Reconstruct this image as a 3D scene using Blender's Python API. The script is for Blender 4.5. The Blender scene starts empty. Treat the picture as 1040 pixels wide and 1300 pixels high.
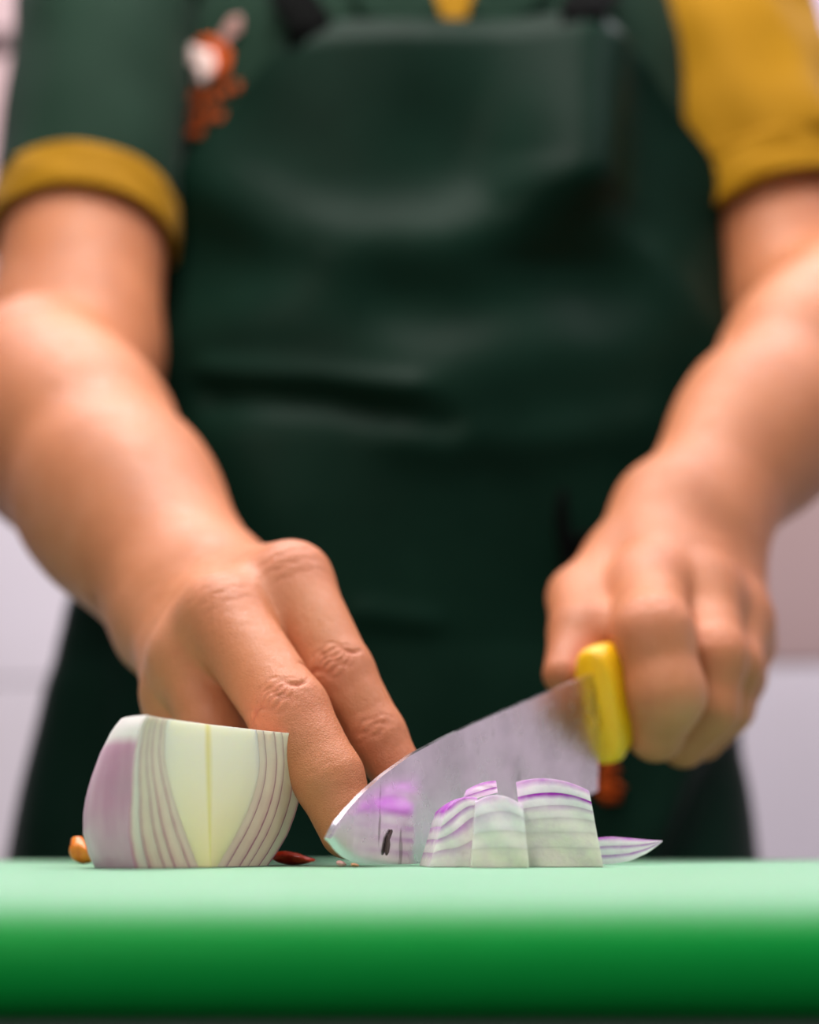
import bpy, math, random
import numpy as np
from mathutils import Vector, Matrix

random.seed(7)
rng = np.random.default_rng(7)
S = bpy.context.scene

# ------------------------------------------------------------------ camera, world, lights, exposure
ZB = 0.86                      # height of the cutting board's top
CAM = np.array([0.0, 0.0, ZB + 0.009])
FPX = 50.0 / 36.0 * 1300.0     # focal length in pixels of the 1040 x 1300 frame
PITCH = math.atan((1064 - 650) / FPX)
cam_d = bpy.data.cameras.new('camera')
cam_d.sensor_fit = 'VERTICAL'; cam_d.sensor_height = 36.0; cam_d.lens = 50.0
cam_d.clip_start = 0.01
cam_d.dof.use_dof = True
cam_d.dof.focus_distance = 0.464
cam_d.dof.aperture_fstop = 3.6
cam = bpy.data.objects.new('camera', cam_d)
S.collection.objects.link(cam)
cam.location = Vector(CAM)
cam.rotation_euler = (math.pi / 2 + PITCH, 0, 0)
S.camera = cam

w = bpy.data.worlds.new('world'); S.world = w; w.use_nodes = True
w.node_tree.nodes['Background'].inputs[0].default_value = (0.92, 0.88, 0.95, 1)
w.node_tree.nodes['Background'].inputs[1].default_value = 0.22


def area(name, loc, aim, sx, sy, power, col):
    d = bpy.data.lights.new(name, 'AREA'); d.shape = 'RECTANGLE'; d.size = sx; d.size_y = sy
    d.energy = power; d.color = col
    o = bpy.data.objects.new(name, d); S.collection.objects.link(o)
    o.location = loc
    o.rotation_euler = (Vector(aim) - Vector(loc)).to_track_quat('-Z', 'Y').to_euler()
    return o


area('ceiling_or_fill_light', (-0.10, 0.50, 2.0), (-0.02, 0.50, 0.86), 0.7, 0.45, 14, (1.0, 0.95, 0.9))
area('ceiling_or_fill_light', (-0.75, -0.75, 1.95), (-0.05, 0.5, 0.92), 0.7, 0.5, 11, (1.0, 0.89, 0.78))  # added fill lamp near the camera, brightens hands, onion and board front
area('ceiling_or_fill_light', (0.75, 0.2, 2.2), (0.1, 0.75, 1.1), 0.5, 0.35, 8, (1.0, 0.92, 0.98))
area('ceiling_or_fill_light', (0.0, 1.3, 2.55), (0.0, 1.75, 0.9), 2.0, 0.3, 42, (0.97, 0.93, 1.0))  # added unseen lamp that only brightens the back wall
S.view_settings.view_transform = 'Standard'; S.view_settings.look = 'None'
S.view_settings.gamma = 1.0; S.view_settings.use_curve_mapping = False
S.view_settings.exposure = 0.0

# ------------------------------------------------------------------ helpers
CT, ST = math.cos(PITCH), math.sin(PITCH)


def ray(px, py):
    r = (px - 520) / FPX; u = (650 - py) / FPX
    return np.array([r, CT - u * ST, ST + u * CT])


def P(px, py, Y):
    d = ray(px, py)
    return CAM + d * (Y / d[1])


def proj(p):
    q = np.asarray(p, float) - CAM
    f = q[..., 1] * CT + q[..., 2] * ST
    u = -q[..., 1] * ST + q[..., 2] * CT
    return np.stack([520 + FPX * q[..., 0] / f, 650 - FPX * u / f], -1)


def lin(r, g, b):
    def f(c):
        c /= 255.0
        return c / 12.92 if c <= 0.04045 else ((c + 0.055) / 1.055) ** 2.4
    return (f(r), f(g), f(b), 1.0)


def link(o, parent=None):
    S.collection.objects.link(o)
    if parent is not None:
        o.parent = parent
        o.matrix_parent_inverse = Matrix.Translation(-parent.matrix_world.translation) if False else parent.matrix_basis.inverted()
    return o


def tag(o, label=None, cat=None, group=None, kind=None):
    if label: o['label'] = label
    if cat: o['category'] = cat
    if group: o['group'] = group
    if kind: o['kind'] = kind
    return o


def empty(name, loc, label, cat, group=None):
    o = bpy.data.objects.new(name, None)
    S.collection.objects.link(o)
    o.location = Vector(loc); o.empty_display_size = 0.02
    return tag(o, label, cat, group)


def mesh_np(name, V, quads, mat, parent=None, smooth=True, attrs=None):
    V = np.asarray(V, np.float32)
    me = bpy.data.meshes.new(name)
    n = len(quads)
    if isinstance(quads, np.ndarray):
        k = quads.shape[1]
        me.vertices.add(len(V)); me.vertices.foreach_set('co', V.ravel())
        me.loops.add(n * k); me.loops.foreach_set('vertex_index', quads.astype(np.int32).ravel())
        me.polygons.add(n); me.polygons.foreach_set('loop_start', np.arange(0, n * k, k, dtype=np.int32))
        me.update(calc_edges=True)
    else:
        me.from_pydata([tuple(map(float, v)) for v in V], [], quads)
        me.update()
    if smooth:
        me.polygons.foreach_set('use_smooth', np.ones(len(me.polygons), bool))
    for an, av in (attrs or {}).items():
        a = me.attributes.new(an, 'FLOAT', 'POINT'); a.data.foreach_set('value', np.asarray(av, np.float32))
    if isinstance(mat, (list, tuple)):
        for m in mat: me.materials.append(m)
    else:
        me.materials.append(mat)
    o = bpy.data.objects.new(name, me)
    return link(o, parent)


def recalc(o):
    import bmesh
    b = bmesh.new(); b.from_mesh(o.data)
    bmesh.ops.recalc_face_normals(b, faces=b.faces)
    b.to_mesh(o.data); b.free(); o.data.update()
    return o


def bevel(o, wdt, seg=3, ang=35):
    m = o.modifiers.new('bevel', 'BEVEL'); m.width = wdt; m.segments = seg; m.limit_method = 'ANGLE'
    m.angle_limit = math.radians(ang)
    return o


def box(name, lo, hi, mat, parent=None, bev=0.0, smooth=False):
    x0, y0, z0 = lo; x1, y1, z1 = hi
    V = [(x0, y0, z0), (x1, y0, z0), (x1, y1, z0), (x0, y1, z0), (x0, y0, z1), (x1, y0, z1), (x1, y1, z1), (x0, y1, z1)]
    F = [(0, 3, 2, 1), (4, 5, 6, 7), (0, 1, 5, 4), (1, 2, 6, 5), (2, 3, 7, 6), (3, 0, 4, 7)]
    o = mesh_np(name, V, F, mat, parent, smooth=smooth)
    if bev: bevel(o, bev)
    return o


def loft(name, rings, mat, parent=None, cap=True, closed=True, attrs=None):
    n = len(rings[0]); V = np.concatenate([np.asarray(r, float) for r in rings])
    F = []
    for i in range(len(rings) - 1):
        for j in range(n if closed else n - 1):
            k = (j + 1) % n
            F.append((i * n + j, i * n + k, (i + 1) * n + k, (i + 1) * n + j))
    if cap and closed:
        F.append(tuple(range(n - 1, -1, -1))); F.append(tuple((len(rings) - 1) * n + j for j in range(n)))
    return recalc(mesh_np(name, V, F, mat, parent, attrs=attrs))


def tube(name, pts, rad, mat, parent=None, seg=10):
    pts = [np.asarray(p, float) for p in pts]
    rings = []
    ref = np.array([0.3, 0.2, 1.0])
    for i, p in enumerate(pts):
        t = pts[min(i + 1, len(pts) - 1)] - pts[max(i - 1, 0)]; t /= np.linalg.norm(t)
        a = np.cross(t, ref); a /= np.linalg.norm(a); b = np.cross(t, a)
        r = rad[i] if isinstance(rad, (list, tuple)) else rad
        rings.append([p + r * (math.cos(q) * a + math.sin(q) * b) for q in np.linspace(0, 2 * math.pi, seg, endpoint=False)])
    return loft(name, rings, mat, parent)


def solid_grid(name, f, nu, nv, nw, mat, parent=None, extra=None):
    """closed skin of a lattice f(u,v,w), u v w in 0..1; stores the v coordinate as the attribute 'across'"""
    idx = {}; V = []; at = []; F = []

    def vid(i, j, k):
        key = (i, j, k)
        if key not in idx:
            idx[key] = len(V); u, v, w_ = i / nu, j / nv, k / nw
            V.append(f(u, v, w_)); at.append((u, v, w_))
        return idx[key]
    for i in range(nu):
        for j in range(nv):
            F.append((vid(i, j, 0), vid(i, j + 1, 0), vid(i + 1, j + 1, 0), vid(i + 1, j, 0)))
            F.append((vid(i, j, nw), vid(i + 1, j, nw), vid(i + 1, j + 1, nw), vid(i, j + 1, nw)))
    for i in range(nu):
        for k in range(nw):
            F.append((vid(i, 0, k), vid(i + 1, 0, k), vid(i + 1, 0, k + 1), vid(i, 0, k + 1)))
            F.append((vid(i, nv, k), vid(i, nv, k + 1), vid(i + 1, nv, k + 1), vid(i + 1, nv, k)))
    for j in range(nv):
        for k in range(nw):
            F.append((vid(0, j, k), vid(0, j, k + 1), vid(0, j + 1, k + 1), vid(0, j + 1, k)))
            F.append((vid(nu, j, k), vid(nu, j + 1, k), vid(nu, j + 1, k + 1), vid(nu, j, k + 1)))
    at = np.array(at)
    A = {'along': at[:, 0], 'across': at[:, 1], 'depth': at[:, 2]}
    if extra: A.update({k: np.full(len(V), v_) for k, v_ in extra.items()})
    o = recalc(mesh_np(name, V, F, mat, parent, attrs=A))
    m = o.data; m.polygons.foreach_set('use_smooth', np.ones(len(m.polygons), bool))
    e = o.modifiers.new('split', 'EDGE_SPLIT'); e.split_angle = math.radians(40)
    return o


# ------------------------------------------------------------------ sparse distance-field surfaces
class Cone:
    def __init__(s, a, b, ra, rb):
        s.a = np.asarray(a, np.float32); s.b = np.asarray(b, np.float32); s.ra = ra; s.rb = rb

    def ev(s, p):
        ab = s.b - s.a; L = float(ab @ ab) + 1e-12
        q = p - s.a
        t = np.clip(q @ ab / L, 0, 1)
        d = q - t[..., None] * ab
        return np.sqrt(np.einsum('...i,...i', d, d)) - (s.ra + (s.rb - s.ra) * t)


class Ell:
    def __init__(s, c, r, M=None):
        s.c = np.asarray(c, np.float32); s.r = np.asarray(r, np.float32); s.M = None if M is None else np.asarray(M, np.float32)

    def ev(s, p):
        q = p - s.c
        if s.M is not None: q = q @ s.M
        k0 = np.sqrt(((q / s.r) ** 2).sum(-1)); k1 = np.sqrt(((q / (s.r * s.r)) ** 2).sum(-1))
        return np.where(k1 > 1e-9, k0 * (k0 - 1) / np.maximum(k1, 1e-9), -s.r.min())


class Carve:
    def __init__(s, node, solid): s.node = node; s.solid = solid


class Node:
    def __init__(s, k, *ch): s.k = k; s.ch = ch


def smin(a, b, k):
    h = np.maximum(k - np.abs(a - b), 0) / k
    return np.minimum(a, b) - h * h * k * 0.25


def evaluate(n, p, c=None, R=0.0):
    if isinstance(n, Carve):
        v = evaluate(n.node, p, c, R)
        return None if v is None else np.maximum(v, -n.solid(p))
    if not isinstance(n, Node):
        if c is not None and float(n.ev(c[None])[0]) > R: return None
        return n.ev(p)
    out = None
    for ch in n.ch:
        v = evaluate(ch, p, c, R)
        if v is None: continue
        out = v if out is None else smin(out, v, n.k)
    return out


def surface(node, lo, hi, h, B=24):
    """surface net of the distance field's zero set; only blocks near the surface are sampled"""
    lo = np.asarray(lo, np.float64); hi = np.asarray(hi, np.float64)
    nb = np.ceil((hi - lo) / (h * B)).astype(int)
    gi = np.stack(np.meshgrid(*[np.arange(k) for k in nb], indexing='ij'), -1).reshape(-1, 3)
    cen = (lo + (gi + 0.5) * B * h).astype(np.float32)
    dc = evaluate(node, cen)
    half = 0.5 * B * h * math.sqrt(3)
    keep = np.abs(dc) < half * 1.25 + 0.006
    gi = gi[keep]; cen = cen[keep]
    N = (nb * B + 4).astype(np.int64)
    loc = np.stack(np.meshgrid(*[np.arange(B + 1)] * 3, indexing='ij'), -1)
    keys = []; verts = []; faces = []
    cor = [(i, j, k) for i in (0, 1) for j in (0, 1) for k in (0, 1)]
    edges = [(a, b) for a in range(8) for b in range(a + 1, 8) if sum(abs(np.array(cor[a]) - np.array(cor[b]))) == 1]

    def key(ijk): return (ijk[..., 0] + 1) * N[1] * N[2] + (ijk[..., 1] + 1) * N[2] + ijk[..., 2] + 1
    for g, c in zip(gi, cen):
        base = g * B
        pts = (lo + (base + loc) * h).astype(np.float32)
        d = evaluate(node, pts, c, half * 1.05 + 0.03)
        if d is None: continue
        neg = d < 0
        if neg.all() or not neg.any(): continue
        cs = sum(neg[i:B + i, j:B + j, k:B + k].astype(np.int8) for i, j, k in cor)
        act = np.argwhere((cs > 0) & (cs < 8))
        if len(act):
            dv = np.stack([d[act[:, 0] + i, act[:, 1] + j, act[:, 2] + k] for i, j, k in cor], 1)
            acc = np.zeros((len(act), 3)); cnt = np.zeros(len(act))
            for a, b in edges:
                da, db = dv[:, a], dv[:, b]; m = (da < 0) != (db < 0)
                t = np.where(m, da / np.where(m, da - db, 1), 0)
                pos = np.array(cor[a]) + t[:, None] * (np.array(cor[b]) - np.array(cor[a]))
                acc += pos * m[:, None]; cnt += m
            verts.append(lo + (base + act + acc / cnt[:, None]) * h); keys.append(key(base + act))
        for ax in range(3):
            b_, c_ = (ax + 1) % 3, (ax + 2) % 3
            s0 = [slice(0, B)] * 3; s1 = list(s0); s1[ax] = slice(1, B + 1)
            n0 = neg[tuple(s0)]; n1 = neg[tuple(s1)]
            for flip, m in ((False, n0 & ~n1), (True, ~n0 & n1)):
                e = np.argwhere(m)
                if not len(e): continue
                e = e + base
                ub = np.zeros(3, int); ub[b_] = 1; uc = np.zeros(3, int); uc[c_] = 1
                q = [key(e - ub - uc), key(e - uc), key(e), key(e - ub)]
                if flip: q = q[::-1]
                faces.append(np.stack(q, 1))
    K = np.concatenate(keys); V = np.concatenate(verts); F = np.concatenate(faces)
    o = np.argsort(K); K = K[o]; V = V[o]
    ix = np.searchsorted(K, F); ix = np.minimum(ix, len(K) - 1)
    ok = (K[ix] == F).all(1)
    return V, ix[ok]


def vnormals(V, F):
    n = np.cross(V[F[:, 2]] - V[F[:, 0]], V[F[:, 3]] - V[F[:, 1]])
    N = np.zeros_like(V)
    for k in range(4): np.add.at(N, F[:, k], n)
    return N / np.maximum(np.linalg.norm(N, axis=1, keepdims=True), 1e-12)


# ------------------------------------------------------------------ materials
class NT:
    def __init__(s, name, rough=0.5, spec=0.5):
        s.m = bpy.data.materials.new(name); s.m.use_nodes = True
        s.t = s.m.node_tree; s.b = s.t.nodes['Principled BSDF']
        s.b.inputs['Roughness'].default_value = rough
        s.b.inputs['Specular IOR Level'].default_value = spec

    def n(s, typ, **kw):
        nd = s.t.nodes.new(typ)
        for k, v in kw.items():
            if k[0] == '_': setattr(nd, k[1:], v)
            else: nd.inputs[k].default_value = v
        return nd

    def l(s, a, b): s.t.links.new(a, b)

    def obj(s): return s.n('ShaderNodeTexCoord').outputs['Object']

    def attr(s, name):
        return s.n('ShaderNodeAttribute', _attribute_name=name).outputs['Fac']

    def noise(s, scale, detail=3, vec=None, rough=0.55, stretch=None):
        nd = s.n('ShaderNodeTexNoise', Scale=scale, Detail=detail, Roughness=rough)
        v = vec or s.obj()
        if stretch:
            mp = s.n('ShaderNodeMapping', Scale=stretch); s.l(v, mp.inputs['Vector']); v = mp.outputs[0]
        s.l(v, nd.inputs['Vector'])
        return nd.outputs['Fac']

    def ramp(s, fac, stops, interp='LINEAR'):
        r = s.n('ShaderNodeValToRGB'); r.color_ramp.interpolation = interp
        el = r.color_ramp.elements
        while len(el) < len(stops): el.new(0.5)
        for e, (p, c) in zip(el, stops): e.position = p; e.color = c if len(c) == 4 else (*c, 1)
        s.l(fac, r.inputs[0]); return r.outputs[0]

    def mix(s, fac, a, b, mode='MIX'):
        m = s.n('ShaderNodeMix', _data_type='RGBA', _blend_type=mode)
        for sock, v in ((m.inputs[0], fac), (m.inputs[6], a), (m.inputs[7], b)):
            if hasattr(v, 'links'): s.l(v, sock)
            else: sock.default_value = v
        return m.outputs[2]

    def math(s, op, a, b=0.0, c=None):
        m = s.n('ShaderNodeMath', _operation=op)
        for i, v in enumerate((a, b) if c is None else (a, b, c)):
            if hasattr(v, 'links'): s.l(v, m.inputs[i])
            else: m.inputs[i].default_value = v
        return m.outputs[0]

    def color(s, c):
        if hasattr(c, 'links'): s.l(c, s.b.inputs['Base Color'])
        else: s.b.inputs['Base Color'].default_value = c
        return s

    def bump(s, h, dist, strength=1.0):
        b = s.n('ShaderNodeBump', Distance=dist, Strength=strength)
        s.l(h, b.inputs['Height'])
        prev = s.b.inputs['Normal']
        if prev.links: s.l(prev.links[0].from_socket, b.inputs['Normal'])
        s.l(b.outputs[0], prev); return s

    def sss(s, w_, rad, scale):
        s.b.inputs['Subsurface Weight'].default_value = w_
        s.b.inputs['Subsurface Radius'].default_value = rad
        s.b.inputs['Subsurface Scale'].default_value = scale
        return s


def skin_material():
    k = NT('skin', 0.42, 0.35)
    big = k.noise(18, 3)
    c = k.ramp(big, [(0.3, lin(180, 112, 76)), (0.55, lin(194, 124, 86)), (0.75, lin(203, 134, 100))])
    cr = k.attr('crease')
    c = k.mix(k.math('MULTIPLY', cr, 0.65), c, lin(196, 112, 88))
    sp = k.ramp(k.noise(160, 2), [(0.62, (0, 0, 0)), (0.75, (1, 1, 1))])
    c = k.mix(k.math('MULTIPLY', sp, 0.18), c, lin(176, 98, 72))
    k.color(c)
    v = k.n('ShaderNodeTexVoronoi', Scale=1100.0, _feature='DISTANCE_TO_EDGE'); k.l(k.obj(), v.inputs['Vector'])
    e = k.math('MINIMUM', v.outputs['Distance'], 0.25)
    k.bump(e, 0.0006, 0.45)
    k.bump(k.noise(380, 3, stretch=(1, 1, .6)), 0.0009, 0.36)
    k.bump(k.noise(60, 3), 0.003, 0.15)
    k.l(k.ramp(k.noise(130, 2), [(0.3, (0.38,) * 3), (0.7, (0.54,) * 3)]), k.b.inputs['Roughness'])
    k.sss(0.12, (1.0, 0.35, 0.18), 0.006)
    return k.m


def cloth_material(name, c0, c1, rough, spec=0.4, sheen=0.0, weave=1400):
    k = NT(name, rough, spec)
    k.color(k.ramp(k.noise(9, 4), [(0.3, c0), (0.7, c1)]))
    k.bump(k.noise(weave, 1), 0.0004, 0.3)
    k.bump(k.noise(25, 3), 0.004, 0.12)
    k.b.inputs['Sheen Weight'].default_value = sheen
    k.b.inputs['Sheen Roughness'].default_value = 0.4
    return k.m


M_skin = skin_material()
M_apron = cloth_material('dark_green_apron_cloth', lin(10, 30, 22), lin(16, 39, 30), 0.38, 0.03, 0.0)
M_shirt = cloth_material('dark_green_knit', lin(20, 42, 31), lin(26, 50, 38), 0.8, 0.08, 0.03)
M_yellow = cloth_material('mustard_knit', lin(150, 107, 2), lin(166, 120, 6), 0.8, 0.15, 0.05)
M_dark = cloth_material('black_tape', lin(5, 6, 6), lin(9, 10, 10), 0.8, 0.03)
M_trouser = cloth_material('charcoal_twill', lin(28, 28, 32), lin(36, 36, 40), 0.85, 0.2)
M_orange = cloth_material('orange_thread', lin(172, 66, 6), lin(190, 78, 10), 0.7, 0.2)
M_white = cloth_material('white_thread', lin(226, 196, 190), lin(236, 210, 206), 0.7, 0.2)
M_pale = cloth_material('pale_pink_thread', lin(150, 112, 106), lin(160, 122, 116), 0.7, 0.2)
M_hair = cloth_material('dark_hair', lin(30, 22, 18), lin(46, 34, 26), 0.5, 0.4)
M_shoe = cloth_material('black_leather', lin(14, 14, 15), lin(22, 22, 23), 0.4, 0.5)


def board_material():
    k = NT('green_board_plastic', 0.5, 0.15)
    sep = k.n('ShaderNodeSeparateXYZ'); k.l(k.obj(), sep.inputs[0])
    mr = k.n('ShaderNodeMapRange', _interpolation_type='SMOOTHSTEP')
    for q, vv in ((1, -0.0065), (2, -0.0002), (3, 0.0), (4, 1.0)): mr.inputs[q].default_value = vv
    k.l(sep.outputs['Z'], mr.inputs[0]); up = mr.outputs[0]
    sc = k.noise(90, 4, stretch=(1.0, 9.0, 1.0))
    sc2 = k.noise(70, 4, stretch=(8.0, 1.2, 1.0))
    wear_sheen = k.math('MULTIPLY', up, k.math('MULTIPLY_ADD', k.math('ADD', sc, sc2), 0.35, 0.33))  # knife wear, with the overhead sheen on the top put into the colour
    k.color(k.mix(wear_sheen, lin(0, 158, 62), lin(156, 184, 170)))
    k.bump(k.math('ADD', sc, sc2), 0.0008, 0.25)
    k.sss(0.15, (0.3, 1.0, 0.5), 0.004)
    return k.m


def steel_material(name, base, rough, smudge=True):
    k = NT(name, rough, 0.5); k.b.inputs['Metallic'].default_value = 1.0
    c = base
    if smudge:
        n = k.noise(55, 4)
        c = k.ramp(n, [(0.35, tuple(x * 0.8 for x in base[:3])), (0.6, base[:3])])
        dr = k.noise(75, 3, stretch=(2.6, 2.6, 0.45))
        dm = k.ramp(dr, [(0.66, (0, 0, 0)), (0.71, (1, 1, 1))])
        c = k.mix(k.math('MULTIPLY', dm, 0.55), c, lin(92, 84, 78))
        k.l(k.ramp(k.noise(90, 3), [(0.3, (rough,) * 3), (0.7, (rough + 0.14,) * 3)]), k.b.inputs['Roughness'])
        k.bump(k.noise(500, 2, stretch=(1, 1, 0.15)), 0.0002, 0.15)
    k.color(c)
    return k.m


M_board = board_material()
M_steel = steel_material('brushed_blade_steel', lin(226, 220, 226), 0.18)
M_table = steel_material('dull_table_steel', lin(70, 70, 74), 0.45, False)
k = NT('yellow_handle_plastic', 0.35, 0.5)
k.color(k.ramp(k.noise(60, 3), [(0.3, lin(238, 178, 12)), (0.7, lin(248, 196, 28))])); k.bump(k.noise(900, 1), 0.0003, 0.2); k.sss(0.1, (1, 0.6, 0.1), 0.003)
M_handle = k.m


def onion_material(name, flesh_top, flesh_low, line, skin, line_at=0.86, veins=True):
    """flesh of one onion layer: its outer skin and the line it leaves in a cut follow the attribute 'across' (0 inner .. 1 outer)"""
    k = NT(name, 0.3, 0.5)
    t = k.attr('across'); z = k.attr('depth')
    n = k.noise(140, 3)
    flesh = k.mix(z, flesh_low, flesh_top)  # whiter towards the top: overexposure put into the flesh colour
    flesh = k.mix(k.math('MULTIPLY', n, 0.25), flesh, line)
    tt = k.math('ADD', t, k.math('MULTIPLY_ADD', n, 0.16, -0.08))
    lm = k.ramp(tt, [(line_at - 0.38, (0, 0, 0)), (line_at - 0.04, (0.3,) * 3), (line_at + .02, (1, 1, 1))])
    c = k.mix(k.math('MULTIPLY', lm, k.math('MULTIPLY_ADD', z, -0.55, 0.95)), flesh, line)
    out = k.math('GREATER_THAN', t, 0.995)
    nv = k.noise(60, 3, stretch=(1.6, 1.6, 0.2))
    sk = k.mix(k.ramp(nv, [(0.35, (0, 0, 0)), (0.7, (1, 1, 1))]), skin, lin(216, 176, 196))
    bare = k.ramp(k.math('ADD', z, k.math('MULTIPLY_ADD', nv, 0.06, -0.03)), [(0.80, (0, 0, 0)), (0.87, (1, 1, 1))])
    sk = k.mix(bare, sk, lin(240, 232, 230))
    c = k.mix(out, c, sk)
    k.color(c)
    k.bump(nv, 0.0008, 0.2)
    k.sss(0.35, (1, 0.8, 0.7), 0.006)
    return k.m


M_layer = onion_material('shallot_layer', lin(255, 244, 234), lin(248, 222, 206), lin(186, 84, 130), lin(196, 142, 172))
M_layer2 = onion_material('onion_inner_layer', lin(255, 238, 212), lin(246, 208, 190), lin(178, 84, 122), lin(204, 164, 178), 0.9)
k = NT('onion_core', 0.3, 0.5)
kn = k.noise(160, 3, stretch=(1, 1, 0.2))
kc = k.mix(k.attr('depth'), lin(255, 226, 172), lin(255, 246, 230))  # core whitened upwards too, bright top light put into its colour
kl = k.ramp(k.math('ADD', k.attr('across'), k.math('MULTIPLY_ADD', kn, 0.1, -0.05)), [(0.0, (1, 1, 1)), (0.03, (0.7,) * 3), (0.09, (0, 0, 0))])
k.color(k.mix(k.math('MULTIPLY', kl, 0.6), kc, lin(230, 214, 90))); k.bump(kn, 0.0006, 0.2); k.sss(0.4, (1, 0.9, 0.5), 0.006)
M_core = k.m


def piece_material(name, flesh_top, flesh_low, line, line_at, width, strength):
    k = NT(name, 0.25, 0.5)
    t = k.attr('across'); n = k.noise(170, 3)
    tone = k.attr('tone')
    flesh = k.mix(tone, flesh_low, flesh_top)
    flesh = k.mix(k.math('MULTIPLY', k.ramp(n, [(0.4, (0, 0, 0)), (0.7, (1, 1, 1))]), 0.16), flesh, line)
    tt = k.math('ADD', t, k.math('MULTIPLY_ADD', n, 0.2, -0.1))
    lm = k.ramp(tt, [(line_at - width, (0, 0, 0)), (line_at, (1, 1, 1))])
    lm = k.math('MULTIPLY', k.math('MULTIPLY', lm, strength), k.attr('purple'))
    lm = k.math('MULTIPLY', lm, k.ramp(k.noise(130, 2), [(0.35, (.65,) * 3), (0.6, (1, 1, 1))]))
    k.color(k.mix(lm, flesh, line))
    k.bump(k.noise(600, 2), 0.0006, 0.3)
    k.sss(0.35, (1, 0.8, 0.8), 0.004)
    return k.m


M_piece = piece_material('chopped_onion_flesh', lin(255, 244, 252), lin(232, 228, 210), lin(172, 46, 190), 0.88, 0.40, 1.0)

k = NT('red_vegetable', 0.3); k.color(k.ramp(k.noise(300, 2), [(0.3, lin(196, 34, 14)), (0.7, lin(226, 70, 24))])); M_red = k.m
k = NT('orange_vegetable', 0.3); k.color(k.ramp(k.noise(300, 2), [(0.3, lin(216, 104, 16)), (0.7, lin(236, 136, 34))])); M_org = k.m


def tile_material(name, a, b):
    k = NT(name, 0.35, 0.5); k.color(k.ramp(k.noise(3, 3), [(0.3, a), (0.7, b)])); k.bump(k.noise(30, 2), 0.002, 0.1)
    return k.m


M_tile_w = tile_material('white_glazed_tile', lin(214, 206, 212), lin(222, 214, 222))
M_tile_b = tile_material('shaded_pink_tile', lin(168, 142, 138), lin(176, 150, 148))  # dimmer wall areas: light falloff put into the tile colour
M_tile_l = tile_material('shaded_lavender_tile', lin(160, 148, 170), lin(168, 156, 178))  # upper right of the wall, its weaker light put into the colour
M_grout = tile_material('grout', lin(176, 166, 168), lin(184, 174, 176))
M_floor = tile_material('floor_vinyl', lin(120, 112, 108), lin(134, 126, 120))
M_trim = tile_material('brown_trim', lin(66, 48, 46), lin(78, 58, 56))

# ------------------------------------------------------------------ setting
tag(box('floor', (-2.2, -2.2, -0.05), (2.2, 2.3, 0.0), M_floor), 'grey vinyl kitchen floor', kind='structure')
WANG = math.radians(-11)
wall = bpy.data.objects.new('wall_back', None); S.collection.objects.link(wall)
wall.location = (0, 1.86, 0); wall.rotation_euler = (0, 0, WANG); wall['kind'] = 'structure'; wall['label'] = 'tiled kitchen wall behind the cook'
bpy.context.view_layer.update()


def on_wall(o):
    o.parent = wall; o.matrix_parent_inverse = Matrix.Identity(4); return o


on_wall(box('grout_bed', (-1.9, 0.012, 0.0), (1.9, 0.12, 2.6), M_grout))
TW, TH, z0 = 0.50, 0.33, ZB + 0.22
rows = [z0 + TH * i for i in range(-3, 5)]
shared = {}
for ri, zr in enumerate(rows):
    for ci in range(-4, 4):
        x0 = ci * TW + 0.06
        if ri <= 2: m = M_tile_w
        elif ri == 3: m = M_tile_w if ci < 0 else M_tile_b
        else: m = M_tile_b if ci < 0 else M_tile_l  # tone by row and side imitates the light falloff on the wall
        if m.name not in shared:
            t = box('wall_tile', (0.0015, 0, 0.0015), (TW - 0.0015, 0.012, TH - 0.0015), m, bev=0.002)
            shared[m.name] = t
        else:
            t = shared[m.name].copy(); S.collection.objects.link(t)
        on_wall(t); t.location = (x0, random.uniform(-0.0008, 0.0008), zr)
on_wall(box('trim_1', (-1.9, -0.014, ZB + 1.195), (-0.3, 0.012, ZB + 1.222), M_trim, bev=0.003))['kind'] = 'structure'

tag(box('wall_right', (1.75, -2.2, 0.0), (1.85, 1.5, 2.6), M_tile_w), 'plain white kitchen side wall', kind='structure')

# ------------------------------------------------------------------ table and cutting board
tb = empty('prep_table', (0, 0.5, 0), 'dark steel prep table under the green cutting board', 'table')
ZT = ZB - 0.022
box('table_top', (-0.75, 0.17, ZT - 0.04), (0.75, 0.70, ZT), M_table, tb, bev=0.004)
for sx in (-0.7, 0.66):
    for sy in (0.2, 0.63):
        box('leg', (sx, sy, 0.0), (sx + 0.04, sy + 0.04, ZT - 0.04), M_table, tb, bev=0.004)
box('lower_shelf', (-0.7, 0.2, 0.2), (0.7, 0.67, 0.225), M_table, tb, bev=0.003)

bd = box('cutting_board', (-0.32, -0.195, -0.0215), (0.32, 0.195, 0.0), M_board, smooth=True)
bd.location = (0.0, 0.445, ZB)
bevel(bd, 0.0125, 9); bd.modifiers['bevel'].limit_method = 'WEIGHT'
ew = bd.data.attributes.new('bevel_weight_edge', 'FLOAT', 'EDGE')
for ed in bd.data.edges:
    zz_ = [bd.data.vertices[q].co.z for q in ed.vertices]
    ew.data[ed.index].value = 0.62 if max(zz_) < -0.01 else 1.0
tag(bd, 'thick green plastic cutting board with rounded edge on the prep table', 'cutting board')

# ------------------------------------------------------------------ person
person = empty('person', (0.018, 0.94, 0), 'cook in dark green apron and green shirt with yellow trim, slicing onion', 'person')
CX, CY = 0.018, 0.94
# torso sections: z above the board, half width, half depth
SEC = np.array([[-0.86, .20, .11], [-.30, .205, .115], [-.10, .220, .115], [0.0, .216, .113], [0.1, .211, .112], [.2, .202, .112], [.3, .193, .110], [.4, .188, .109],
                [.5, .187, .107], [.56, .186, .103], [.60, .176, .090], [.635, .15, .08], [.66, .115, .07], [.685, .07, .06]])


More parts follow.
